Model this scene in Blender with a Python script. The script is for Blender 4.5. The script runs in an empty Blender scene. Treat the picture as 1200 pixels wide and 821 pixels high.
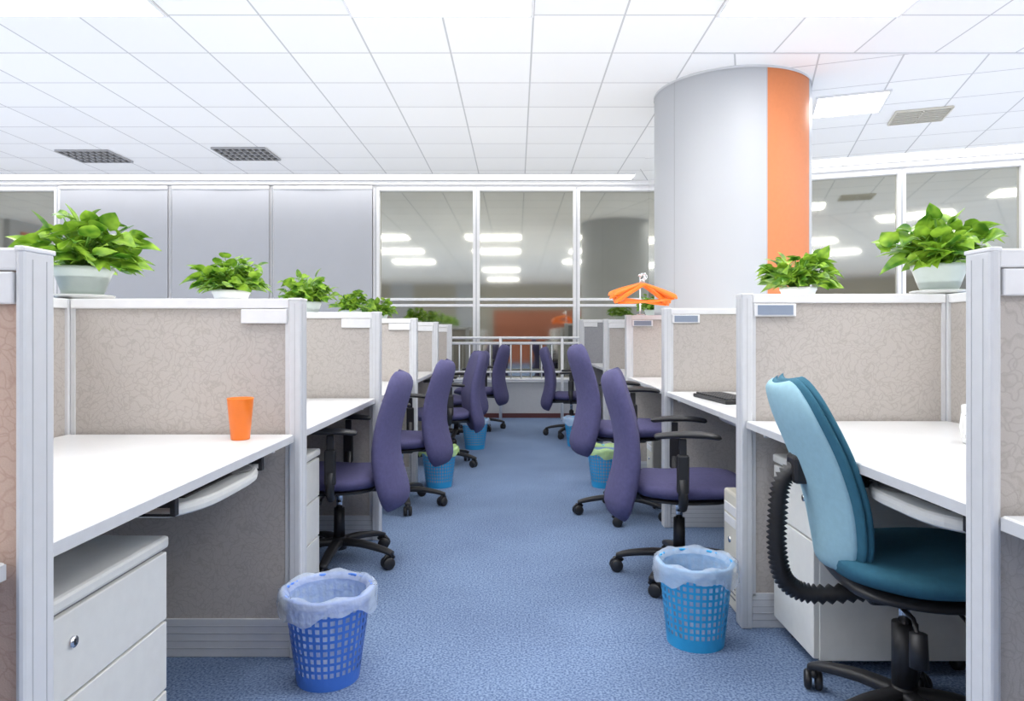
import bpy, bmesh, math, random
from mathutils import Vector, Matrix
random.seed(7)
R=random.Random(11)
sc=bpy.context.scene

# ------------------------------------------------------------------ materials
def newmat(name):
    m=bpy.data.materials.new(name); m.use_nodes=True
    nt=m.node_tree; b=nt.nodes.get('Principled BSDF')
    return m,nt,b
def N(nt,t,**k):
    n=nt.nodes.new(t)
    for a,v in k.items(): setattr(n,a,v)
    return n
def simple(name,col,rough=0.5,metal=0.0,noise=0.06,nscale=30,bump=0.0,bscale=200,**kw):
    m,nt,b=newmat(name)
    b.inputs['Roughness'].default_value=rough
    b.inputs['Metallic'].default_value=metal
    tc=N(nt,'ShaderNodeTexCoord'); nz=N(nt,'ShaderNodeTexNoise')
    nz.inputs['Scale'].default_value=nscale; nz.inputs['Detail'].default_value=4
    nt.links.new(tc.outputs['Object'],nz.inputs['Vector'])
    mx=N(nt,'ShaderNodeMix',data_type='RGBA')
    mx.inputs[6].default_value=(*[c*(1-noise) for c in col],1)
    mx.inputs[7].default_value=(*[min(1,c*(1+noise)) for c in col],1)
    nt.links.new(nz.outputs['Fac'],mx.inputs[0]); nt.links.new(mx.outputs[2],b.inputs['Base Color'])
    if bump>0:
        n2=N(nt,'ShaderNodeTexNoise'); n2.inputs['Scale'].default_value=bscale
        nt.links.new(tc.outputs['Object'],n2.inputs['Vector'])
        bp=N(nt,'ShaderNodeBump'); bp.inputs['Strength'].default_value=bump; bp.inputs['Distance'].default_value=0.002
        nt.links.new(n2.outputs['Fac'],bp.inputs['Height']); nt.links.new(bp.outputs['Normal'],b.inputs['Normal'])
    for k,v in kw.items():
        b.inputs[k].default_value=v
    return m

def fabric_panel(name,c1,c2):
    m,nt,b=newmat(name); b.inputs['Roughness'].default_value=.9
    tc=N(nt,'ShaderNodeTexCoord')
    nz=N(nt,'ShaderNodeTexNoise'); nz.inputs['Scale'].default_value=7; nz.inputs['Detail'].default_value=3
    nt.links.new(tc.outputs['Object'],nz.inputs['Vector'])
    ad=N(nt,'ShaderNodeMix',data_type='RGBA'); ad.inputs[0].default_value=.25
    nt.links.new(tc.outputs['Object'],ad.inputs[6]); nt.links.new(nz.outputs['Color'],ad.inputs[7])
    vo=N(nt,'ShaderNodeTexVoronoi'); vo.feature='DISTANCE_TO_EDGE'; vo.inputs['Scale'].default_value=38
    nt.links.new(ad.outputs[2],vo.inputs['Vector'])
    r=N(nt,'ShaderNodeValToRGB'); r.color_ramp.elements[0].position=0.0; r.color_ramp.elements[1].position=.10
    r.color_ramp.elements[0].color=(*c2,1); r.color_ramp.elements[1].color=(*c1,1)
    nt.links.new(vo.outputs['Distance'],r.inputs[0])
    n2=N(nt,'ShaderNodeTexNoise'); n2.inputs['Scale'].default_value=380
    nt.links.new(tc.outputs['Object'],n2.inputs['Vector'])
    mx=N(nt,'ShaderNodeMix',data_type='RGBA',blend_type='MULTIPLY'); mx.inputs[0].default_value=.15
    nt.links.new(r.outputs[0],mx.inputs[6]); nt.links.new(n2.outputs['Fac'],mx.inputs[7])
    nt.links.new(mx.outputs[2],b.inputs['Base Color'])
    bp=N(nt,'ShaderNodeBump'); bp.inputs['Strength'].default_value=.3; bp.inputs['Distance'].default_value=.002
    nt.links.new(n2.outputs['Fac'],bp.inputs['Height']); nt.links.new(bp.outputs['Normal'],b.inputs['Normal'])
    return m

def carpet_mat():
    m,nt,b=newmat('carpet_blue'); b.inputs['Roughness'].default_value=.95
    tc=N(nt,'ShaderNodeTexCoord')
    n1=N(nt,'ShaderNodeTexNoise'); n1.inputs['Scale'].default_value=130; n1.inputs['Detail'].default_value=5
    n2=N(nt,'ShaderNodeTexNoise'); n2.inputs['Scale'].default_value=2.2; n2.inputs['Detail'].default_value=5
    nt.links.new(tc.outputs['Object'],n1.inputs['Vector']); nt.links.new(tc.outputs['Object'],n2.inputs['Vector'])
    r=N(nt,'ShaderNodeValToRGB'); e=r.color_ramp.elements
    e[0].position=.37; e[0].color=(.085,.14,.265,1); e[1].position=.65; e[1].color=(.27,.37,.55,1)
    nt.links.new(n1.outputs['Fac'],r.inputs[0])
    r2=N(nt,'ShaderNodeValToRGB'); r2.color_ramp.elements[0].color=(.85,.85,.87,1); r2.color_ramp.elements[1].color=(1,1,1,1)
    r2.color_ramp.elements[0].position=.35; r2.color_ramp.elements[1].position=.65
    nt.links.new(n2.outputs['Fac'],r2.inputs[0])
    mx=N(nt,'ShaderNodeMix',data_type='RGBA',blend_type='MULTIPLY'); mx.inputs[0].default_value=1
    nt.links.new(r.outputs[0],mx.inputs[6]); nt.links.new(r2.outputs[0],mx.inputs[7])
    br=N(nt,'ShaderNodeTexBrick'); br.offset=0; br.inputs['Scale'].default_value=1
    br.inputs['Brick Width'].default_value=.6; br.inputs['Row Height'].default_value=.6; br.inputs['Mortar Size'].default_value=.003
    br.inputs['Color1'].default_value=(1,1,1,1); br.inputs['Color2'].default_value=(.97,.97,.97,1); br.inputs['Mortar'].default_value=(.94,.94,.94,1)
    nt.links.new(tc.outputs['Object'],br.inputs['Vector'])
    m2=N(nt,'ShaderNodeMix',data_type='RGBA',blend_type='MULTIPLY'); m2.inputs[0].default_value=1
    nt.links.new(mx.outputs[2],m2.inputs[6]); nt.links.new(br.outputs['Color'],m2.inputs[7])
    nt.links.new(m2.outputs[2],b.inputs['Base Color'])
    bp=N(nt,'ShaderNodeBump'); bp.inputs['Strength'].default_value=.4; bp.inputs['Distance'].default_value=.003
    nt.links.new(n1.outputs['Fac'],bp.inputs['Height']); nt.links.new(bp.outputs['Normal'],b.inputs['Normal'])
    return m

T=.585
def ceil_mat(name,ox,oy,rot):
    m,nt,b=newmat(name); b.inputs['Roughness'].default_value=.9
    tc=N(nt,'ShaderNodeTexCoord'); mp=N(nt,'ShaderNodeMapping')
    mp.vector_type='TEXTURE'
    mp.inputs['Location'].default_value=(ox,oy,0); mp.inputs['Rotation'].default_value=(0,0,rot)
    nt.links.new(tc.outputs['Object'],mp.inputs['Vector'])
    br=N(nt,'ShaderNodeTexBrick'); br.offset=0; br.inputs['Scale'].default_value=1
    br.inputs['Brick Width'].default_value=T; br.inputs['Row Height'].default_value=T; br.inputs['Mortar Size'].default_value=.007
    br.inputs['Mortar Smooth'].default_value=.2
    br.inputs['Color1'].default_value=(.93,.93,.93,1); br.inputs['Color2'].default_value=(.89,.89,.895,1); br.inputs['Mortar'].default_value=(.56,.56,.57,1)
    nt.links.new(mp.outputs[0],br.inputs['Vector'])
    nt.links.new(br.outputs['Color'],b.inputs['Base Color'])
    nz=N(nt,'ShaderNodeTexNoise'); nz.inputs['Scale'].default_value=90
    nt.links.new(tc.outputs['Object'],nz.inputs['Vector'])
    bp=N(nt,'ShaderNodeBump'); bp.inputs['Strength'].default_value=.1; bp.inputs['Distance'].default_value=.002
    nt.links.new(nz.outputs['Fac'],bp.inputs['Height']); nt.links.new(bp.outputs['Normal'],b.inputs['Normal'])
    return m

def emis(name,col,s):
    m,nt,b=newmat(name)
    b.inputs['Emission Color'].default_value=(*col,1); b.inputs['Emission Strength'].default_value=s
    b.inputs['Base Color'].default_value=(.9,.9,.9,1)
    return m
def leafmat():
    m,nt,b=newmat('leaf_green'); b.inputs['Roughness'].default_value=.35
    tc=N(nt,'ShaderNodeTexCoord'); nz=N(nt,'ShaderNodeTexNoise'); nz.inputs['Scale'].default_value=16
    nt.links.new(tc.outputs['Object'],nz.inputs['Vector'])
    r=N(nt,'ShaderNodeValToRGB'); e=r.color_ramp.elements
    e[0].position=.33; e[0].color=(.045,.17,.01,1); e[1].position=.66; e[1].color=(.38,.60,.06,1)
    nt.links.new(nz.outputs['Fac'],r.inputs[0]); nt.links.new(r.outputs[0],b.inputs['Base Color'])
    out=nt.nodes['Material Output']; tr=N(nt,'ShaderNodeBsdfTranslucent'); ms=N(nt,'ShaderNodeMixShader'); ms.inputs[0].default_value=.3
    nt.links.new(r.outputs[0],tr.inputs[0]); nt.links.new(b.outputs[0],ms.inputs[1]); nt.links.new(tr.outputs[0],ms.inputs[2]); nt.links.new(ms.outputs[0],out.inputs[0])
    return m
def bagmat(name,col,al=.42):
    m,nt,b=newmat(name); b.inputs['Base Color'].default_value=(*col,1); b.inputs['Roughness'].default_value=.25
    b.inputs['Alpha'].default_value=al
    tc=N(nt,'ShaderNodeTexCoord'); nz=N(nt,'ShaderNodeTexNoise'); nz.inputs['Scale'].default_value=35
    nt.links.new(tc.outputs['Object'],nz.inputs['Vector'])
    bp=N(nt,'ShaderNodeBump'); bp.inputs['Strength'].default_value=.8; bp.inputs['Distance'].default_value=.01
    nt.links.new(nz.outputs['Fac'],bp.inputs['Height']); nt.links.new(bp.outputs['Normal'],b.inputs['Normal'])
    return m

M={}
M['fab']=fabric_panel('partition_fabric_beige',(.53,.49,.455),(.455,.415,.38))
M['fabglow']=fabric_panel('partition_fabric_warm_glow',(.60,.44,.36),(.52,.36,.29))  # beige partition fabric with the warm light's glow put into its colour
M['fabg']=fabric_panel('partition_fabric_gray',(.36,.36,.38),(.32,.32,.34))
M['alu']=simple('aluminium_frame',(.66,.67,.69),.4,.1)
M['alud']=simple('aluminium_groove',(.50,.51,.53),.45,.1)
M['cap']=simple('white_trim',(.80,.80,.81),.4)
M['desk']=simple('desk_laminate_white',(.79,.79,.79),.22,noise=.02)
M['deske']=simple('desk_edge_gray',(.58,.59,.61),.4)
M['ped']=simple('drawer_metal_offwhite',(.72,.72,.69),.4)
M['pedg']=simple('drawer_gap_gray',(.22,.22,.22),.6)
M['cream']=simple('beige_plastic',(.68,.65,.56),.5)
M['black']=simple('black_plastic',(.015,.015,.017),.45,bump=.2,bscale=400)
M['chrome']=simple('chrome',(.8,.8,.82),.15,1.0)
M['purple']=simple('chair_fabric_purple',(.085,.08,.185),.9,noise=.2,nscale=60,bump=.5,bscale=600)
M['teal']=simple('chair_fabric_teal_dark',(.03,.14,.21),.85,noise=.15,nscale=60,bump=.5,bscale=600)
M['teall']=simple('chair_fabric_teal_light',(.32,.53,.62),.85,noise=.10,nscale=60,bump=.5,bscale=600)
M['orange']=simple('orange_plastic',(.90,.20,.012),.35)
M['orangep']=simple('orange_paint',(.62,.20,.07),.45)
M['orangew']=simple('far_wall_terracotta',(.50,.17,.09),.6)
M['pill']=simple('pillar_gray_panel',(.46,.475,.50),.45,0,noise=.02,nscale=3)
M['pilld']=simple('pillar_seam',(.36,.36,.38),.5)
M['wall']=simple('wall_paint_white',(.80,.80,.80),.7)
M['wallg']=simple('wall_paint_gray',(.50,.51,.53),.7)
M['walld']=simple('olive_far_wall',(.46,.43,.36),.7)
M['base']=simple('baseboard_dark_red',(.10,.03,.03),.5)
M['blind']=simple('roller_blind_gray',(.43,.44,.47),.75,noise=.03,nscale=4)
M['glass']=simple('night_window_glass',(.53,.525,.46),.05,1.0,noise=.15,nscale=1.2)
M['binb']=simple('bin_plastic_blue',(.06,.19,.66),.35)
M['bins']=simple('bin_plastic_sky',(.03,.36,.70),.35)
M['bag']=bagmat('bin_liner_clear',(.70,.80,.95))
M['bagin']=bagmat('bin_liner_inner',(.62,.76,.95),.5)
M['bagg']=bagmat('bin_liner_green',(.62,.85,.30),.6)
M['leaf']=leafmat()
M['stem']=simple('stem_green',(.18,.38,.06),.5)
M['pot']=simple('pot_glazed_white',(.46,.52,.50),.3)
M['dish']=simple('saucer_white',(.80,.80,.79),.35)
M['soil']=simple('soil',(.05,.03,.02),.95)
M['tag']=simple('name_plate_blue_gray',(.25,.30,.39),.4)
M['light']=emis('fluorescent_diffuser',(1,.99,.975),8.0)
M['slot']=emis('light_slot_diffuser',(1,.99,.975),2.5)
M['louv']=simple('louvre_gray',(.40,.40,.41),.4,.3)
M['dark']=simple('dark_void',(.05,.05,.05),.8)
M['carpet']=carpet_mat()
M['cream2']=simple('white_ceramic',(.85,.85,.84),.2)

# ------------------------------------------------------------------ mesh builder
class MB:
    def __init__(s): s.v=[];s.f=[];s.m=[];s.s=[];s.mats=[]
    def mi(s,k):
        if k not in s.mats: s.mats.append(k)
        return s.mats.index(k)
    def raw(s,vs,fs,k,smooth=False,M4=None):
        o=len(s.v); i=s.mi(k)
        for p in vs:
            p=Vector(p)
            s.v.append(M4@p if M4 else p)
        for f in fs:
            s.f.append([a+o for a in f]); s.m.append(i); s.s.append(smooth)
    def box(s,a,b,k,bev=0.0,M4=None,seg=2):
        a=Vector(a);b=Vector(b)
        lo=Vector([min(a[i],b[i]) for i in range(3)]);hi=Vector([max(a[i],b[i]) for i in range(3)])
        bm=bmesh.new()
        bmesh.ops.create_cube(bm,size=1)
        for v in bm.verts:
            v.co=Vector([(lo[i]+hi[i])/2+v.co[i]*(hi[i]-lo[i]) for i in range(3)])
        if bev>0:
            bmesh.ops.bevel(bm,geom=bm.edges[:],offset=bev,segments=seg,affect='EDGES',profile=.5)
        bm.verts.index_update()
        s.raw([v.co.copy() for v in bm.verts],[[v.index for v in f.verts] for f in bm.faces],k,False,M4)
        bm.free()
    def rings(s,rings,k,smooth=True,cap=True,M4=None,closed=True):
        n=len(rings[0]); vs=[p for r in rings for p in r]; fs=[]
        for i in range(len(rings)-1):
            for j in range(n if closed else n-1):
                a=i*n+j;b=i*n+(j+1)%n
                fs.append([a,b,b+n,a+n])
        if cap:
            fs.append(list(range(n))[::-1]); fs.append([(len(rings)-1)*n+j for j in range(n)])
        s.raw(vs,fs,k,smooth,M4)
    def cyl(s,p0,p1,r0,r1,k,n=20,M4=None,smooth=True):
        s.tube([p0,p1],[r0,r1],k,n,M4,smooth)
    def tube(s,pts,rad,k,n=10,M4=None,smooth=True):
        pts=[Vector(p) for p in pts]
        if not isinstance(rad,(list,tuple)): rad=[rad]*len(pts)
        rs=[]; prev=None
        for i,p in enumerate(pts):
            t=(pts[min(i+1,len(pts)-1)]-pts[max(i-1,0)]).normalized()
            if prev is None:
                up=Vector((0,0,1)) if abs(t.z)<.9 else Vector((1,0,0))
                u=t.cross(up).normalized()
            else:
                u=(prev-t*prev.dot(t)).normalized()
            prev=u; w=t.cross(u)
            rs.append([p+(u*math.cos(2*math.pi*j/n)+w*math.sin(2*math.pi*j/n))*rad[i] for j in range(n)])
        s.rings(rs,k,smooth,True,M4)
    def rev(s,prof,k,c=(0,0,0),n=32,M4=None,smooth=True,cap=False):
        s.rings([[(c[0]+r*math.cos(2*math.pi*j/n),c[1]+r*math.sin(2*math.pi*j/n),c[2]+z) for j in range(n)] for r,z in prof],k,smooth,cap,M4)
    def obj(s,name,loc=(0,0,0),rotz=0,recalc=True):
        me=bpy.data.meshes.new(name); me.from_pydata([tuple(v) for v in s.v],[],s.f)
        for k in s.mats: me.materials.append(M[k])
        for i,p in enumerate(me.polygons): p.material_index=s.m[i]; p.use_smooth=s.s[i]
        me.update()
        if recalc:
            bm=bmesh.new(); bm.from_mesh(me); bmesh.ops.recalc_face_normals(bm,faces=bm.faces[:]); bm.to_mesh(me); bm.free()
        ob=bpy.data.objects.new(name,me); sc.collection.objects.link(ob)
        ob.location=loc; ob.rotation_euler=(0,0,rotz)
        return ob

def catmull(P,n=6):
    P=[Vector(p) for p in P]; out=[]
    for i in range(len(P)-1):
        p0=P[max(i-1,0)];p1=P[i];p2=P[i+1];p3=P[min(i+2,len(P)-1)]
        for j in range(n):
            t=j/n
            out.append(.5*((2*p1)+(p2-p0)*t+(2*p0-5*p1+4*p2-p3)*t*t+(3*p1-p0-3*p2+p3)*t**3))
    out.append(P[-1]); return out
def pad(mb,path,w,th,k,curv=0.0,n=28,p=.75,M4=None,off=0,endr=.16):
    P4=catmull([(a[0],a[1],w[i],) for i,a in enumerate(path)],8)
    TH=catmull([(th[i],0,0) for i in range(len(path))],8)
    L=[0]
    for i in range(1,len(P4)): L.append(L[-1]+math.hypot(P4[i][0]-P4[i-1][0],P4[i][1]-P4[i-1][1]))
    tot=L[-1]
    def at(s_):
        s_=max(0,min(tot,s_))
        for i in range(1,len(L)):
            if L[i]>=s_-1e-9:
                f=(s_-L[i-1])/max(1e-9,L[i]-L[i-1]); return P4[i-1].lerp(P4[i],f),TH[i-1].lerp(TH[i],f)[0],(P4[i]-P4[i-1])
    ss=[]; e=endr*tot
    for i in range(7): ss.append(e*(1-math.cos(i/6*math.pi/2)))
    for i in range(1,12): ss.append(e+(tot-2*e)*i/12)
    for i in range(7): ss.append(tot-e*(1-math.cos((6-i)/6*math.pi/2)))
    rs=[]
    for s_ in ss:
        c,t_,d=at(s_); T_=Vector((d[0],0,d[1])).normalized(); Nn=Vector((-T_.z,0,T_.x))
        dd=min(s_,tot-s_)/e; f=math.sqrt(max(0,1-(1-min(1,dd))**2))
        dt=min(s_,tot-s_)/(t_*1.1); ft=math.sqrt(max(0,1-(1-min(1,dt))**2))
        wf=.55+.45*f
        if dt<.05: wf*=.97
        ring=[]
        for j in range(n):
            a=2*math.pi*j/n; cu,su=math.cos(a),math.sin(a)
            u=math.copysign(abs(cu)**p,cu); v=math.copysign(abs(su)**p,su)
            pt=Vector((c[0],0,c[1]))+Nn*(v*t_*max(.05,ft)*(1-.25*u*u)+off-curv*u*u)+Vector((0,1,0))*(u*c[2]*wf)
            ring.append(pt)
        rs.append(ring)
    mb.rings(rs,k,True,True,M4)

# ------------------------------------------------------------------ room
CZ=3.14; BY=9.06; CAMH=1.09
mb=MB(); mb.box((-9.2,-9.2,-.1),(9.2,9.4,0),'carpet'); mb.obj('floor')
M['ceil']=ceil_mat('ceiling_tiles',-1.06+0.0,4.37,0)
M['ceilr']=ceil_mat('ceiling_tiles_turned',1.75,9.06,-.329)
mb=MB()
def prism(mb,poly,z0,z1,k):
    n=len(poly); vs=[(x,y,z0) for x,y in poly]+[(x,y,z1) for x,y in poly]
    fs=[list(range(n)),[n+i for i in range(n)]]+[[i,(i+1)%n,(i+1)%n+n,i+n] for i in range(n)]
    mb.raw(vs,fs,k)
prism(mb,[(-9.2,-9.2),(9.2,-9.2),(9.2,4.955),(1.28,4.955),(1.6,9.4),(-9.2,9.4)],CZ,CZ+.1,'ceil')
prism(mb,[(1.28,4.955),(9.2,4.955),(9.2,9.4),(1.6,9.4)],CZ,CZ+.1,'ceilr')
mb.box((1.28,4.945,CZ-.004),(9.1,4.965,CZ+.001),'alu')
mb.obj('ceiling')

def windows_wall(name,Mx,s0,s1,frames,wname):
    mb=MB()
    mb.box((s0,0,0),(s1,.2,.48),'wallg',M4=Mx)
    mb.box((s0,0,3.05),(s1,.2,CZ),'cap',M4=Mx)
    mb.box((s0,.12,.48),(s1,.2,3.05),'walld',M4=Mx)
    mb.obj(name)
    mb=MB()
    mb.box((s0,.06,.48),(s1,.075,3.05),'glass',M4=Mx)
    for f in frames:
        mb.box((f-.045,-.02,.48),(f+.045,.09,3.05),'cap',.008,M4=Mx)
        mb.box((f-.008,-.024,.48),(f+.008,-.018,3.05),'alud',M4=Mx)
    for z,h in ((.50,.06),(1.49,.035),(1.57,.035),(3.03,.04)):
        mb.box((s0,-.015,z-h/2),(s1,.085,z+h/2),'cap',.006,M4=Mx)
    mb.obj(wname)
Mb=Matrix.Translation((0,BY,0))
windows_wall('wall_back',Mb,-9.0,1.78,[-8.6,-7.35,-6.08,-4.57,-3.23,-1.86,-.53,.80],'window_1')
ang=math.atan2(-1.36,3.98)
Mr=Matrix.Translation((1.75,BY,0))@Matrix.Rotation(ang,4,'Z')
windows_wall('wall_right_angled',Mr,0,7.62,[.5,1.75,2.98,4.22,5.5,6.8],'window_2')
mb=MB(); mb.box((-9,BY-.02,0),(1.75,BY,.06),'base'); mb.obj('baseboard_back')
mb=MB(); mb.box((0,-.02,0),(7.6,0,.06),'base',M4=Mr); mb.obj('baseboard_right')
mb=MB(); mb.box((-9.2,-9,0),(-9,BY,CZ),'wall')
mb.box((-9.0,5.35,0),(-8.90,6.25,CZ),'wallg'); mb.box((-8.91,5.62,0),(-8.88,5.98,2.95),'orangep')
mb.obj('wall_left')
mb=MB(); mb.box((9,-9,0),(9.2,6.6,CZ),'wall'); mb.obj('wall_right')
mb=MB(); mb.box((-9,-9.2,0),(9,-9,CZ),'walld')
for a,b in ((-8,-6.2),(-.9,3.4),(5,7)):
    mb.box((a,-9.0,0),(b,-8.96,2.1),'orangew')
for a in (-9,-5,-2.4,3.4,7.2): mb.box((a,-9.0,0),(a+.9,-8.95,CZ),'wallg')
mb.obj('wall_front')
mb=MB(); mb.box((-9,BY-.06,3.08),(1.75,BY+.01,CZ),'cap',.01); mb.box((0,-.06,3.08),(7.6,.01,CZ),'cap',.01,M4=Mr); mb.obj('trim_1')
for i,(a,b) in enumerate(((-6.02,-4.60),(-4.54,-3.26),(-3.20,-1.90))):
    mb=MB(); Y0=BY-.05
    n=24; vs=[];fs=[]
    for j in range(n+1):
        x=a+(b-a)*j/n; y=Y0-.006*math.sin(j/n*math.pi*2+i)
        vs+= [(x,y,.55),(x,y,3.03)]
    for j in range(n): fs.append([2*j,2*j+2,2*j+3,2*j+1])
    mb.raw(vs,fs,'blind',True)
    mb.cyl((a,Y0,3.04),(b,Y0,3.04),.028,.028,'cap',14)
    mb.box((a,Y0-.012,.52),(b,Y0+.012,.555),'alu',.004)
    mb.obj('roller_blind')
mb=MB(); Y0=BY-.22
for z in (1.06,.99): mb.tube([(-1.8,Y0,z),(2.2,Y0,z)],.018,'cap',10)
for z in (.62,.52): mb.tube([(-1.8,Y0,z),(2.2,Y0,z)],.014,'cap',10)
x=-1.8
i=0
while x<2.21:
    if i%6==0: mb.tube([(x,Y0,0),(x,Y0,1.06)],.02,'cap',10)
    else: mb.tube([(x,Y0,.52),(x,Y0,.99)],.009,'cap',8)
    x+=.133; i+=1
mb.obj('window_railing')

# pillar
PX,PY,PR=1.82,5.80,.635
mb=MB(); n=144
ring=lambda r,z:[(PX+r*math.cos(2*math.pi*j/n),PY+r*math.sin(2*math.pi*j/n),z) for j in range(n)]
vs=ring(PR,0)+ring(PR,CZ)
fa=[];fb=[]
for j in range(n):
    a=((j+.5)/n*360+180)%360-180
    (fb if -83<a<-38 else fa).append([j,(j+1)%n,(j+1)%n+n,j+n])
mb.raw(vs,fa,'pill',True); mb.raw(vs,fb,'orangep',True)
for ad in (-83,-38,-150,30,120):
    a=math.radians(ad); M4=Matrix.Translation((PX,PY,0))@Matrix.Rotation(a,4,'Z')
    mb.box((PR-.004,-.002,0),(PR+.001,.002,CZ),'pilld',M4=M4)
mb.rev([(PR+.004,CZ-.02),(PR+.004,CZ)],'alu',(PX,PY,0),96)
mb.rev([(PR+.008,0),(PR+.008,.1),(PR,.1)],'alu',(PX,PY,0),96)
o=mb.obj('pillar')

def light(x,y,rot=0,lx=1.17,ly=.585):
    mb=MB(); M4=Matrix.Translation((x,y,CZ))@Matrix.Rotation(rot,4,'Z')
    a,b=lx/2,ly/2; h=.012
    mb.box((-a+.02,-b+.02,-h),(a-.02,b-.02,-.001),'light',M4=M4)
    for q in (((-a,-b),(a,-b+.02)),((-a,b-.02),(a,b)),((-a,-b+.02),(-a+.02,b-.02)),((a-.02,-b+.02),(a,b-.02))):
        mb.box((*q[0],-.016),(*q[1],0),'cap',M4=M4)
    mb.obj('ceiling_light_panel')
xs=[-7.495,-5.155,-2.815,-.475,1.865,4.205,6.545]
for x in xs: light(x,4.0775)
for x in xs: light(x,1.7375)
for x in xs[::2]: light(x,-.6025)
for x in xs[1::2]: light(x,-2.9425)
for x in xs[::3]: light(x,-6.4525)
mb=MB(); mb.box((-8.9,8.66,CZ-.012),(1.5,8.92,CZ-.001),'slot')
for y in (8.64,8.92): mb.box((-8.9,y,CZ-.014),(1.5,y+.02,CZ),'cap')
mb.box((.3,-.44,CZ-.012),(7.4,-.14,CZ-.001),'slot',M4=Mr)
mb.obj('ceiling_light_slot')
light(2.95,6.05,ang,.585,.585)
light(5.9,5.3,ang)
def louvre(x,y,lx,ly,rot=0,name='ceiling_louvre_lamp',k='louv',nx=8,ny=4):
    mb=MB(); M4=Matrix.Translation((x,y,CZ))@Matrix.Rotation(rot,4,'Z')
    a,b=lx/2,ly/2
    mb.box((-a,-b,-.003),(a,b,-.001),'dark',M4=M4)
    for i in range(nx+1):
        u=-a+lx*i/nx; mb.box((u-.008,-b,-.02),(u+.008,b,-.002),k,M4=M4)
    for i in range(ny+1):
        u=-b+ly*i/ny; mb.box((-a,u-.008,-.02),(a,u+.008,-.002),k,M4=M4)
    mb.obj(name)
louvre(-4.80,7.78,.58,.50); louvre(-3.03,7.68,.58,.50)
louvre(3.75,6.35,.45,.40,ang,'ceiling_air_vent','cream',2,7)

# ------------------------------------------------------------------ cubicles
def groovepost(mb,x0,x1,y0,y1,H):
    mb.box((x0,y0,0),(x1,y1,H),'alu',.006)
    w=x1-x0; d=y1-y0
    if w>.035:
        mb.box((x0+w*.5-.001,y0-.0006,.01),(x0+w*.5+.001,y0+.002,H-.015),'alud')
    for fy in (.28,.72):
        for xx in (x0,x1):
            mb.box((xx-.0006,y0+d*fy-.001,.01),(xx+.0006,y0+d*fy+.001,H-.015),'alud')
def panelX(xa,xb,y0,H,sgn,fab='fab',tag='cap',name='cubicle_partition',pw=.042):
    mb=MB(); t=.05
    a,b=xa,xa+sgn*pw
    groovepost(mb,min(a,b),max(a,b),y0,y0+.07,H)
    mb.box((min(a,b)-.001,y0-.001,H-.004),(max(a,b)+.001,y0+.071,H+.004),'cap',.002)
    x0,x1=sorted((b,xb)); y1=y0+.01
    mb.box((x0,y1+.006,.12),(x1,y1+t-.006,H-.03),fab)
    mb.box((x0,y1-.003,H-.032),(x1,y1+t+.003,H+.002),'cap',.004)
    mb.box((x0,y1,0),(x1,y1+t,.13),'alu',.003)
    for z in (.03,.055,.08,.105): mb.box((x0,y1-.001,z-.002),(x1,y1+t+.001,z+.002),'alud')
    ew=.014 if pw>.035 else .005
    for xx in (x0,x1-ew): mb.box((xx,y1,.12),(xx+ew,y1+t,H-.03),'alu')
    c=b+sgn*.085
    mb.box((c-.078,y1-.006,H-.082),(c+.078,y1+.008,H-.034),'cap',.003)
    if tag=='tag': mb.box((c-.066,y1-.008,H-.076),(c+.066,y1-.004,H-.040),'tag')
    return mb.obj(name)
def spine(x,y0,y1,H,ys):
    mb=MB(); t=.05
    mb.box((x-t/2+.006,y0,.12),(x+t/2-.006,y1,H-.03),'fab')
    mb.box((x-t/2-.003,y0,H-.032),(x+t/2+.003,y1,H+.002),'cap',.004)
    mb.box((x-t/2,y0,0),(x+t/2,y1,.13),'alu',.003)
    for y in ys:
        mb.box((x-.032,y+.003,0),(x+.032,y+.067,H+.002),'alu',.005)
    return mb.obj('cubicle_spine_partition')
def desk(xa,xb,y0,y1,z,sgn):
    mb=MB()
    x0,x1=sorted((xa,xb))
    mb.box((x0,y0,z-.028),(x1,y1,z),'desk',.004)
    e=xa
    mb.box((e-.002,y0+.002,z-.026),(e+.002,y1-.002,z-.003),'deske')
    for y in (y0+.005,y1-.025):
        xx=sorted((xa+sgn*.06,xb-sgn*.05))
        mb.box((xx[0],y,z-.06),(xx[1],y+.02,z-.027),'alu')
    xx=sorted((xb-sgn*.03,xb-sgn*.14)); mb.box((xx[0],y0+.1,z-.12),(xx[1],y1-.1,z-.028),'alu',.004)
    return mb.obj('workstation_desk')
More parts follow.
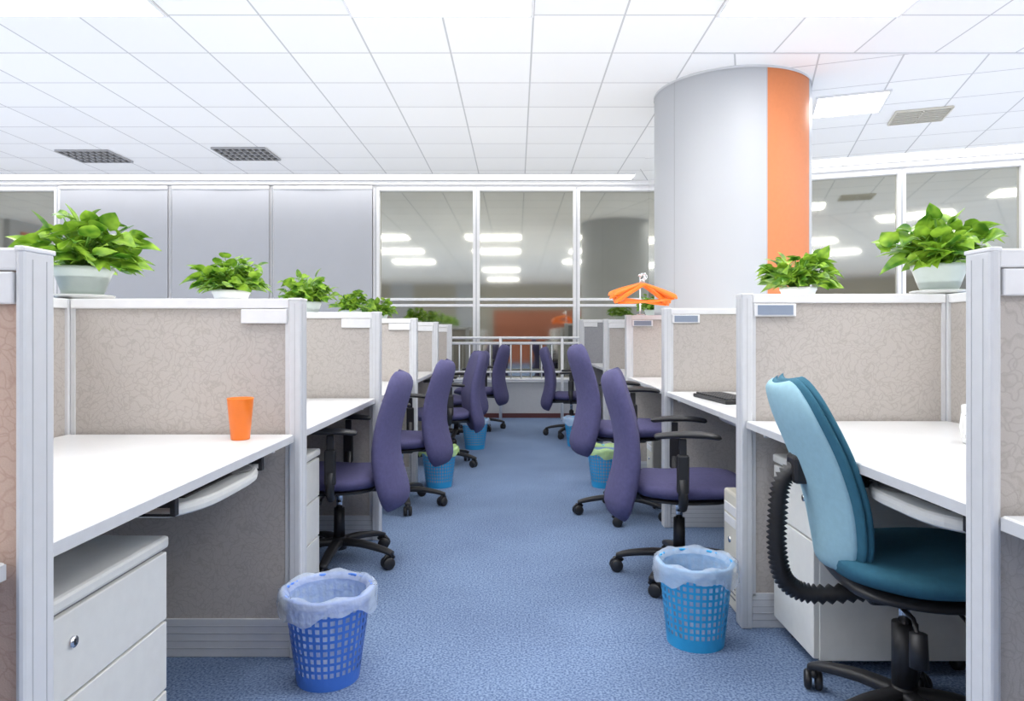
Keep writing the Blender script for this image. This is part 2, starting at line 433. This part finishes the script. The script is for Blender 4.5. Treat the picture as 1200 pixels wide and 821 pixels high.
def pedestal(xf,xb,y0,y1,h,sgn,lock=True,k='ped'):
    mb=MB(); x0,x1=sorted((xf+sgn*.018,xb))
    mb.box((x0,y0,.05),(x1,y1,h-.02),k,.003)
    xx=sorted((xf-sgn*.004,xb)); mb.box((xx[0],y0-.004,h-.03),(xx[1],y1+.004,h),k,.008)
    z0=.055; hh=(h-.035-z0)/3
    for i in range(3):
        xx=sorted((xf,xf+sgn*.022)); mb.box((xx[0],y0+.002,z0+i*hh+.002),(xx[1],y1-.002,z0+(i+1)*hh-.004),k,.003)
    xx=sorted((xf+sgn*.012,xf+sgn*.02)); mb.box((xx[0],y0+.003,z0),(xx[1],y1-.003,h-.03),'pedg')
    if lock:
        yl=y0+.07; zl=h-.10
        mb.cyl((xf-sgn*.006,yl,zl),(xf+sgn*.005,yl,zl),.011,.011,'chrome',16)
        mb.box((xf-sgn*.007,yl-.002,zl-.006),(xf-sgn*.004,yl+.002,zl+.006),'black')
    for cx in (xf+sgn*.06,xb-sgn*.06):
        for cy in (y0+.05,y1-.05):
            mb.cyl((cx-.012,cy,.025),(cx+.012,cy,.025),.025,.025,'black',16)
            mb.box((cx-.016,cy-.01,.035),(cx+.016,cy+.01,.052),'black')
    return mb.obj('drawer_pedestal')

XL,SL,HL,DL=-.727,-1.545,1.213,.757
YL=[1.007,2.304,3.63,4.98,6.33,7.68]
for i,y in enumerate(YL): panelX(XL,SL+.034,y,HL+(.006 if i==0 else 0),-1,fab='fabglow' if i==0 else 'fab',pw=.013 if i==0 else .042)
spine(SL,-.35,YL[-1]+.06,HL,YL)
XR,SR,HR,DR=.837,1.635,1.243,.773
YR=[1.205,2.535,3.87,5.20,6.53,7.86]
for i,y in enumerate(YR):
    if i==3: panelX(XR,1.34,y,HR,1,tag='tag')
    elif i==5: panelX(.73,SR-.034,y,HR+.03,1,fab='fabg')
    else: panelX(XR,SR-.034,y,HR,1,tag='tag' if i in (1,2) else 'cap',pw=.02 if i==0 else .042)
spine(SR,-.25,5.10,HR,YR[:3])
mbx=spine(SR,6.55,YR[-1]+.05,HR,YR[4:])
yl=[-.27]+YL
for i in range(len(YL)): desk(XL-.025,SL+.033,yl[i]+.072,yl[i+1]-.001,DL,-1)
yr=[-.05]+YR
for i in range(len(YR)):
    desk(XR+.018,(1.08 if i==4 else SR-.033),yr[i]+.072,yr[i+1]-.001,DR,1)
for i in range(0,5):
    if i<2: pedestal(-.857,-1.40,YL[i]+.24,YL[i]+.67,.60,-1)
    else: pedestal(-.857,-1.40,YL[i]+.09,YL[i]+.46,.60,-1)
pedestal(.95,1.50,2.18,2.52,.655,1)
def cpu(xf,sgn,y,w=.19,d=.42,h=.44,k='cream'):
    mb=MB(); xx=sorted((xf,xf+sgn*d)); mb.box((xx[0],y,.012),(xx[1],y+w,h),k,.01)
    for z in (.86,.76): 
        q=sorted((xf-sgn*.004,xf+sgn*.004)); mb.box((q[0],y+.02,h*z-.018),(q[1],y+w-.02,h*z+.018),'cap',.002)
    for j in range(6):
        q=sorted((xf-sgn*.002,xf+sgn*.002)); mb.box((q[0],y+.03,.06+j*.02),(q[1],y+w-.03,.066+j*.02),'pedg')
    mb.cyl((xf-sgn*.006,y+w/2,h*.6),(xf+sgn*.003,y+w/2,h*.6),.012,.012,'chrome',14)
    for a in (.06,d-.06):
        for b in (.03,w-.03): mb.cyl((xf+sgn*a,y+b,0),(xf+sgn*a,y+b,.015),.012,.012,'black',10)
    mb.obj('computer_tower')
cpu(.85,1,2.62,.18,.42,.47)
cpu(.90,1,4.52)
cpu(-1.08,-1,4.76,.19,.36,.42,'ped')

def tray(xf,sgn,y0,y1,z,ztop,dep=.30):
    mb=MB(); n=18
    pts=[]
    for j in range(n+1):
        t=j/n; y=y0+(y1-y0)*t; bul=.055*(1-(2*t-1)**4)-.0
        pts.append((xf+sgn*(.055-bul),y))
    pts.append((xf+sgn*dep,y1)); pts.append((xf+sgn*dep,y0))
    def lay(s,zz):
        cx=xf+sgn*dep/2; cy=(y0+y1)/2
        return [(cx+(p[0]-cx)*s,cy+(p[1]-cy)*s,zz) for p in pts]
    mb.rings([lay(.95,z-.016),lay(.99,z-.011),lay(1,z),lay(.99,z+.010),lay(.96,z+.014)],'ped',False,True)
    c=xf+sgn*.13
    mb.box((c-.075,y0+.08,z+.012),(c+.075,y1-.06,z+.018),'black',.003)
    mb.rev([(.075,0),(.07,.004),(.0,.004)],'pedg',(xf+sgn*.10,y1-.1,z+.016),24)
    for y in (y0-.02,y1):
        q=sorted((xf+sgn*.03,xf+sgn*(dep+.1)))
        mb.box((q[0],y,z-.006),(q[1],y+.02,ztop),'black',.002)
        mb.box((q[0]+.01,y-.003,z+.002),(q[1]-.01,y+.023,z+.016),'chrome')
    mb.obj('keyboard_tray')
tray(-.76,-1,1.60,2.12,.676,DL-.0285)
tray(.885,1,1.40,1.80,.695,DR-.0285)
tray(.97,1,2.85,3.4,.70,DR-.0285)

mb=MB(); mb.rev([(0,0),(.026,0),(.029,.002),(.040,.128),(.0415,.131),(.040,.133),(.038,.130),(.027,.006),(0,.006)],'orange',(0,0,0),36)
mb.obj('plastic_cup',(-.885,2.19,DL+.0005))
mb=MB(); mb.rev([(0,0),(.034,0),(.038,.004),(.040,.11),(.038,.112),(.036,.11),(.034,.008),(0,.008)],'cream2',(0,0,0),32)
mb.tube([(.04*math.cos(3.6),.04*math.sin(3.6),.09),(-.062,-.03,.088),(-.07,-.035,.055),(-.06,-.03,.025),(-.034,-.018,.022)],.005,'cream2',8)
mb.obj('coffee_mug',(1.35,2.0,DR+.0005))
mb=MB(); mb.box((-.08,-.21,0),(.08,.21,.018),'black',.004)
for a in range(5):
    for b in range(14):
        mb.box((-.068+a*.028,-.198+b*.0285,.017),(-.068+a*.028+.023,-.198+b*.0285+.024,.025),'black',.002,seg=1)
mb.obj('keyboard',(1.02,3.35,DR+.0005),.1)

# ------------------------------------------------------------------ chairs
pi=math.pi
def starbase(mb,rot=0,rr=.30):
    mb.cyl((0,0,.07),(0,0,.13),.035,.032,'black',20)
    mb.cyl((0,0,.13),(0,0,.27),.027,.025,'black',20)
    mb.cyl((0,0,.26),(0,0,.36),.015,.015,'chrome',14)
    for i in range(5):
        a=rot+i*2*math.pi/5
        M4=Matrix.Rotation(a,4,'Z')
        pts=catmull([(0.02,0,.105),(.12,0,.105),(.23,0,.088),(rr,0,.072)],4)
        rs=[]
        for j,p in enumerate(pts):
            t=j/(len(pts)-1); w=.027-.010*t; h=.018-.007*t
            rs.append([Vector((p[0],w*math.copysign(abs(math.cos(q))**.6,math.cos(q)),p[2]+h*math.copysign(abs(math.sin(q))**.6,math.sin(q)))) for q in [2*math.pi*k/12 for k in range(12)]])
        mb.rings(rs,'black',True,True,M4)
        mb.cyl((rr-.012,0,.045),(rr-.012,0,.08),.009,.009,'black',10,M4)
        M5=M4@Matrix.Translation((rr-.012,0,0))@Matrix.Rotation(.9+i*1.3,4,'Z')
        for sy in (-1,1):
            mb.rings([[ (r*math.cos(2*math.pi*k/18)-.012,sy*yy,.029+r*math.sin(2*math.pi*k/18)) for k in range(18)] for r,yy in ((.022,.005),(.029,.008),(.029,.021),(.023,.026))],'black',True,True,M5)
        mb.tube([(-.035,0,.035),(-.02,0,.062),(.004,0,.064),(.018,0,.05)],.009,'black',8,M5)
def office_chair(name,loc,rotz,zs=1.0,base=0.3,arms=True,lift=0.0):
    """base = world angle of one star leg"""
    mb=MB(); starbase(mb,base-rotz,.285)
    z=lift
    mb.cyl((0,0,.3),(0,0,.37+z),.016,.016,'chrome',14)
    mb.box((-.09,-.07,.345+z),(.12,.07,.385+z),'black',.01)
    mb.tube([(.05,.06,.36+z),(.05,.2,.355+z),(.05,.235,.35+z)],[.006,.006,.011],'black',8)
    pad(mb,[(-.20,.425+z),(-.05,.415+z),(.12,.425+z),(.235,.42+z),(.275,.395+z)],[.20,.235,.24,.23,.205],[.045,.05,.05,.045,.032],'purple',curv=-.012)
    pad(mb,[(-.18,.385+z),(0,.378+z),(.2,.385+z)],[.17,.2,.18],[.02,.02,.02],'black')
    pth=[(-.285,.275+z),(-.272,.36+z),(-.245,.47+z),(-.235,.58+z),(-.252,.70+z),(-.290,.83+z),(-.318,.93+z)]
    pad(mb,pth,[.18,.215,.23,.23,.222,.21,.19],[.052,.064,.062,.056,.052,.050,.046],'purple',curv=.042,p=.7)
    mb.tube([(-.06,0,.37+z),(-.20,0,.365+z),(-.27,0,.40+z),(-.275,0,.5+z)],[.022,.022,.02,.02],'black',10)
    if arms:
        for s in (-1,1):
            mb.tube([(.0,s*.1,.375+z),(.0,s*.24,.372+z),(.0,s*.272,.40+z),(-.005,s*.278,.50+z)],[.016,.018,.02,.02],'black',10)
            mb.box((-.028,s*.278-.014,.44+z),(.022,s*.278+.014,.60+z),'black',.008)
            mb.box((-.018,s*.278-.009,.58+z),(.012,s*.278+.009,.665+z),'black',.004)
            pad(mb,[(-.12,.672+z),(-.02,.682+z),(.08,.682+z),(.15,.672+z)],[.028,.038,.04,.034],[.012,.014,.014,.011],'black',M4=Matrix.Translation((0,s*.278,0)))
    o=mb.obj(name,loc,rotz); o.scale=(1,1,zs); return o
D=math.radians
office_chair('office_chair',(-.85,3.28,0),pi+.10,.98,D(-18))
office_chair('office_chair',(-.74,4.38,0),pi-.05,1.0,D(0))
office_chair('office_chair',(-.60,5.74,0),pi+.25,1.02,.9)
office_chair('office_chair',(-.62,7.05,0),pi-.3,1.0,.9)
office_chair('office_chair',(-.42,7.98,0),pi-.15,1.05,.1)
office_chair('office_chair',(.735,3.08,0),-.17,1.0,D(18))
office_chair('office_chair',(.66,4.16,0),.02,1.0,.6,lift=.10)
office_chair('office_chair',(.60,7.42,0),-.1,1.03,.4)

def teal_chair(loc,rotz):
    mb=MB(); starbase(mb,.94-rotz,.28)
    mb.cyl((0,0,.13),(0,0,.30),.033,.033,'black',20)
    mb.cyl((0,0,.28),(0,0,.42),.017,.017,'chrome',14)
    mb.box((-.12,-.08,.37),(.12,.08,.415),'black',.01)
    pad(mb,[(-.21,.485),(-.05,.462),(.12,.468),(.24,.462),(.285,.43)],[.20,.245,.255,.245,.21],[.042,.052,.054,.048,.03],'teal',curv=-.012)
    pad(mb,[(-.19,.435),(0,.418),(.22,.425)],[.19,.225,.20],[.028,.028,.026],'black')
    pth=[(-.190,.455),(-.192,.54),(-.210,.65),(-.250,.77),(-.300,.88),(-.335,.965)]
    W=[.14,.18,.205,.212,.20,.165]
    pad(mb,pth,W,[.020,.026,.028,.026,.024,.018],'teal',curv=.030,p=.8,off=-.012)
    pad(mb,pth,[w*1.012 for w in W],[.012,.020,.022,.020,.018,.014],'teal',curv=.032,off=.006,p=.8)
    pad(mb,pth,[w*.90 for w in W],[.020,.026,.028,.028,.024,.016],'teall',curv=.030,off=.021,p=.8)
    P=catmull([(-.275,0,.73),(-.325,0,.68),(-.338,0,.58),(-.338,0,.48),(-.315,0,.40),(-.24,0,.368),(-.08,0,.385)],14)
    rad=[.023+.005*math.cos(i*math.pi) for i in range(len(P))]
    mb.tube(P,rad,'black',16)
    mb.box((-.305,-.04,.68),(-.25,.04,.76),'black',.012)
    mb.tube([(-.06,-.07,.39),(-.06,-.19,.385),(-.07,-.24,.36)],[.006,.006,.006],'black',8)
    mb.tube([(-.07,-.24,.37),(-.07,-.245,.29)],[.020,.022],'black',14)
    mb.tube([(.08,-.07,.39),(.10,-.2,.34),(.13,-.23,.27)],[.005,.005,.005],'black',8)
    mb.tube([(.125,-.225,.28),(.145,-.235,.235)],[.010,.013],'black',12)
    return mb.obj('office_chair_teal',loc,rotz)
teal_chair((1.07,1.88,0),-.12)

# ------------------------------------------------------------------ bins
def bin_(loc,k,bag='bag',H=.275,rt=.128,rb=.092,rotz=0,seed=1):
    rr=random.Random(seed)
    n=34; rows=9; mb=MB()
    def P(a,z,off=0):
        r=rb+(rt-rb)*z/H+off; return (r*math.cos(a),r*math.sin(a),z)
    z0,z1=.035,H-.03; dz=(z1-z0)/rows; da=2*pi/n
    vw=.38; hw=.32
    vs=[];fs=[]
    def quad(a0,a1,za,zb):
        for off in (0,-.003):
            o=len(vs); vs.extend([P(a0,za,off),P(a1,za,off),P(a1,zb,off),P(a0,zb,off)]); fs.append([o,o+1,o+2,o+3])
    for j in range(n*2):
        a0,a1=j*da/2,(j+1)*da/2
        quad(a0,a1,0,z0); quad(a0,a1,z1,H)
    for j in range(n):
        for i in range(rows):
            zc=z0+i*dz
            quad((j-vw/2)*da,(j+vw/2)*da,zc,zc+dz)
            quad((j+vw/2)*da,(j+1-vw/2)*da,zc,zc+dz*hw)
    mb.raw(vs,fs,k)
    mb.rev([(0,.004),(rb,.004),(rb,0),(0,0)],k,(0,0,0),n)
    mb.rings([[((rt+.006*math.cos(q))*math.cos(2*pi*j/48),(rt+.006*math.cos(q))*math.sin(2*pi*j/48),H+.006*math.sin(q)) for j in range(48)] for q in [2*pi*i/8 for i in range(9)]],k,True,False)
    m=72; ph=[rr.random()*6 for _ in range(6)]
    prof=[(.0,.012),(rb-.014,.014),(rb-.006,.03),(rb+(rt-rb)*.5-.010,H*.5),(rt-.012,H-.01),(rt+.002,H+.014),(rt+.013,H+.006),(rt+.015,H-.02),(rt+.016,H-.045)]
    rs=[]
    for i,(r,z) in enumerate(prof):
        ring=[]
        for j in range(m):
            a=2*pi*j/m; w=0; dzz=0
            if i>=3: w=.0025*math.sin(17*a+ph[0]+i)+.002*math.sin(29*a+ph[1]-i)
            if i in (3,4): w=min(w,0)-.003
            if i>=6: w=abs(w)+ .002
            if i==8: dzz=.016*math.sin(3*a+ph[2])+.008*math.sin(9*a+ph[3])
            if i==5: dzz=.006*math.sin(7*a+ph[4])
            ring.append(((r+w)*math.cos(a),(r+w)*math.sin(a),z+dzz))
        rs.append(ring)
    mb.rings(rs[:5],'bagin',True,False)
    mb.rings(rs[4:],bag,True,False)
    return mb.obj('waste_bin',loc,rotz,recalc=False)
bin_((-.60,2.18,0),'binb',H=.282,rt=.136,rb=.097,seed=1)
bin_((.64,2.44,0),'bins',H=.285,rt=.130,rb=.100,seed=2)
bin_((-.56,4.95,0),'bins','bagg',seed=3)
bin_((.64,4.95,0),'bins','bagg',seed=4)
bin_((.60,6.75,0),'bins',seed=5)
bin_((-.40,6.6,0),'bins',seed=6)

# ------------------------------------------------------------------ plants
def plant(loc,sc_=1.0,nleaf=120,seed=1,pot='pot',trail=0):
    rr=random.Random(seed); mb=MB()
    mb.rev([(.0,0),(.085,0),(.098,.006),(.102,.014),(.094,.016),(0,.012)],'dish',(0,0,0),32)
    mb.rev([(.0,.014),(.062,.014),(.070,.03),(.092,.095),(.098,.102),(.098,.115),(.090,.115),(.086,.10),(0,.10)],pot,(0,0,0),36)
    mb.rev([(.088,.104),(0,.108)],'soil',(0,0,0),20)
    C=Vector((0,0,.125))
    for i in range(nleaf):
        az=rr.uniform(0,2*pi); el=math.asin(rr.uniform(.05,1)) if rr.random()>.12 else rr.uniform(-.25,.15)
        rad=rr.uniform(.05,.185)
        d=Vector((math.cos(az)*math.cos(el),math.sin(az)*math.cos(el),math.sin(el)*.95))
        base=C+Vector((0,0,.01))+d*rad
        if base.z<.125 and math.hypot(base.x,base.y)<.115: base.z=.135
        mid=C*.5+base*.5+Vector((0,0,.02)); st=Vector((d.x*.03,d.y*.03,.105))
        mb.tube([st,mid,base],.0022,'stem',5)
        L=rr.uniform(.055,.10); Wd=L*rr.uniform(.33,.44)
        az2=az+rr.uniform(-.9,.9); pit=rr.uniform(-.35,1.0)*(.4+math.sin(max(0,el)))-.05
        f=Vector((math.cos(az2)*math.cos(pit),math.sin(az2)*math.cos(pit),math.sin(pit)))
        side=f.cross(Vector((0,0,1))).normalized(); roll=rr.uniform(-.9,.9)
        up=side.cross(f).normalized()
        side=(side*math.cos(roll)+up*math.sin(roll)); up=side.cross(f).normalized()
        rows=[(-.12,.42),(-.02,.80),(.10,.98),(.26,1.0),(.45,.86),(.64,.62),(.80,.36),(.92,.14),(1.0,.01)]
        vs=[];fs=[]; dr=rr.uniform(.1,.5)
        for q_,(t,w) in enumerate(rows):
            tt=max(t,0)
            c=base+f*(L*(t if q_ else .02))-Vector((0,0,1))*(dr*L*tt*tt)
            e=base+f*(L*t)-Vector((0,0,1))*(dr*L*tt*tt)+up*(.25*Wd*w)
            vs+=[e-side*(Wd*w),e*.5+c*.5-side*(Wd*w*.5)+up*(.05*Wd),c,e*.5+c*.5+side*(Wd*w*.5)+up*(.05*Wd),e+side*(Wd*w)]
        for a in range(len(rows)-1):
            for b in range(4):
                q=a*5+b; fs.append([q,q+1,q+6,q+5])
        mb.raw(vs,fs,'leaf',True)
    o=mb.obj('potted_plant',loc); o.scale=(sc_,)*3; return o
zl=HL+.0045; zr=HR+.0045
plant((SL+.01,2.42,zl),.98,180,1)
plant((SL,3.70,zl),1.0,170,2,'dish')
plant((SL,5.05,zl),1.05,150,3)
plant((SL,6.40,zl),.95,120,4)
plant((SL,7.72,zl),.95,120,5)
plant((SR,2.64,zr),1.0,180,6)
plant((SR,3.96,zr),1.04,170,7,'dish')
plant((SR-.06,7.90,zr+.03),.95,120,8)

# ------------------------------------------------------------------ coat hangers on stand
mb=MB(); hx,hy=.95,5.235
mb.tube([(hx,hy,HR),(hx,hy,1.545),(hx-.01,hy-.03,1.56),(hx-.03,hy-.36,1.53)],.007,'chrome',10)
mb.box((hx-.03,hy-.03,HR),(hx+.03,hy+.03,HR+.01),'chrome',.003)
mb.obj('hanger_stand')
def hanger(loc,rz,ry):
    mb=MB()
    P=catmull([(-.205,0,-.115),(-.20,0,-.100),(-.12,0,-.055),(-.03,0,-.012),(0,0,0),(.03,0,-.012),(.12,0,-.055),(.20,0,-.100),(.205,0,-.115)],4)
    mb.tube(P,[.010+.010*abs(p[0])/.2 for p in P],'orange',8)
    mb.tube([(-.203,0,-.118),(-.1,0,-.125),(.1,0,-.125),(.203,0,-.118)],.007,'orange',8)
    h=[(0,0,0),(0,0,.03)]+[( .022*math.cos(a)-.0,0,.055+.022*math.sin(a)) for a in [math.radians(x) for x in (-60,-20,20,60,100,140,175)]]
    mb.tube(h,.0025,'chrome',8)
    o=mb.obj('coat_hanger',loc,rz); o.rotation_euler=(0,ry,rz)
for i in range(7):
    t=i/6; hanger((hx-.012-.018*t+R.uniform(-.004,.004),hy-.06-.28*t,1.556-.075-.025*t),R.uniform(-.5,.3),R.uniform(-.12,.16))

# ------------------------------------------------------------------ added ceiling fill, world, camera
ld=bpy.data.lights.new('added_ceiling_fill','AREA'); ld.shape='RECTANGLE'; ld.size=17; ld.size_y=17  # unseen upward lamp added to brighten the ceiling, not a fixture of the office
ld.energy=.41*math.pi*17*17; ld.color=(1,.985,.955)
lo=bpy.data.objects.new('added_ceiling_fill',ld); sc.collection.objects.link(lo)
lo.location=(0,.3,1.275); lo.rotation_euler=(math.pi,0,0)
w=bpy.data.worlds.new('world'); sc.world=w; w.use_nodes=True
w.node_tree.nodes['Background'].inputs[0].default_value=(.8,.85,.9,1); w.node_tree.nodes['Background'].inputs[1].default_value=.5
cam=bpy.data.cameras.new('camera'); co=bpy.data.objects.new('camera',cam); sc.collection.objects.link(co)
co.location=(0,0,CAMH); co.rotation_euler=(math.pi/2,0,0)
cam.sensor_width=36; cam.lens=24; cam.shift_x=-5/1200; cam.shift_y=-17.5/1200; cam.clip_start=.02
sc.camera=co
sc.view_settings.view_transform='Standard'
sc.view_settings.exposure=0.88
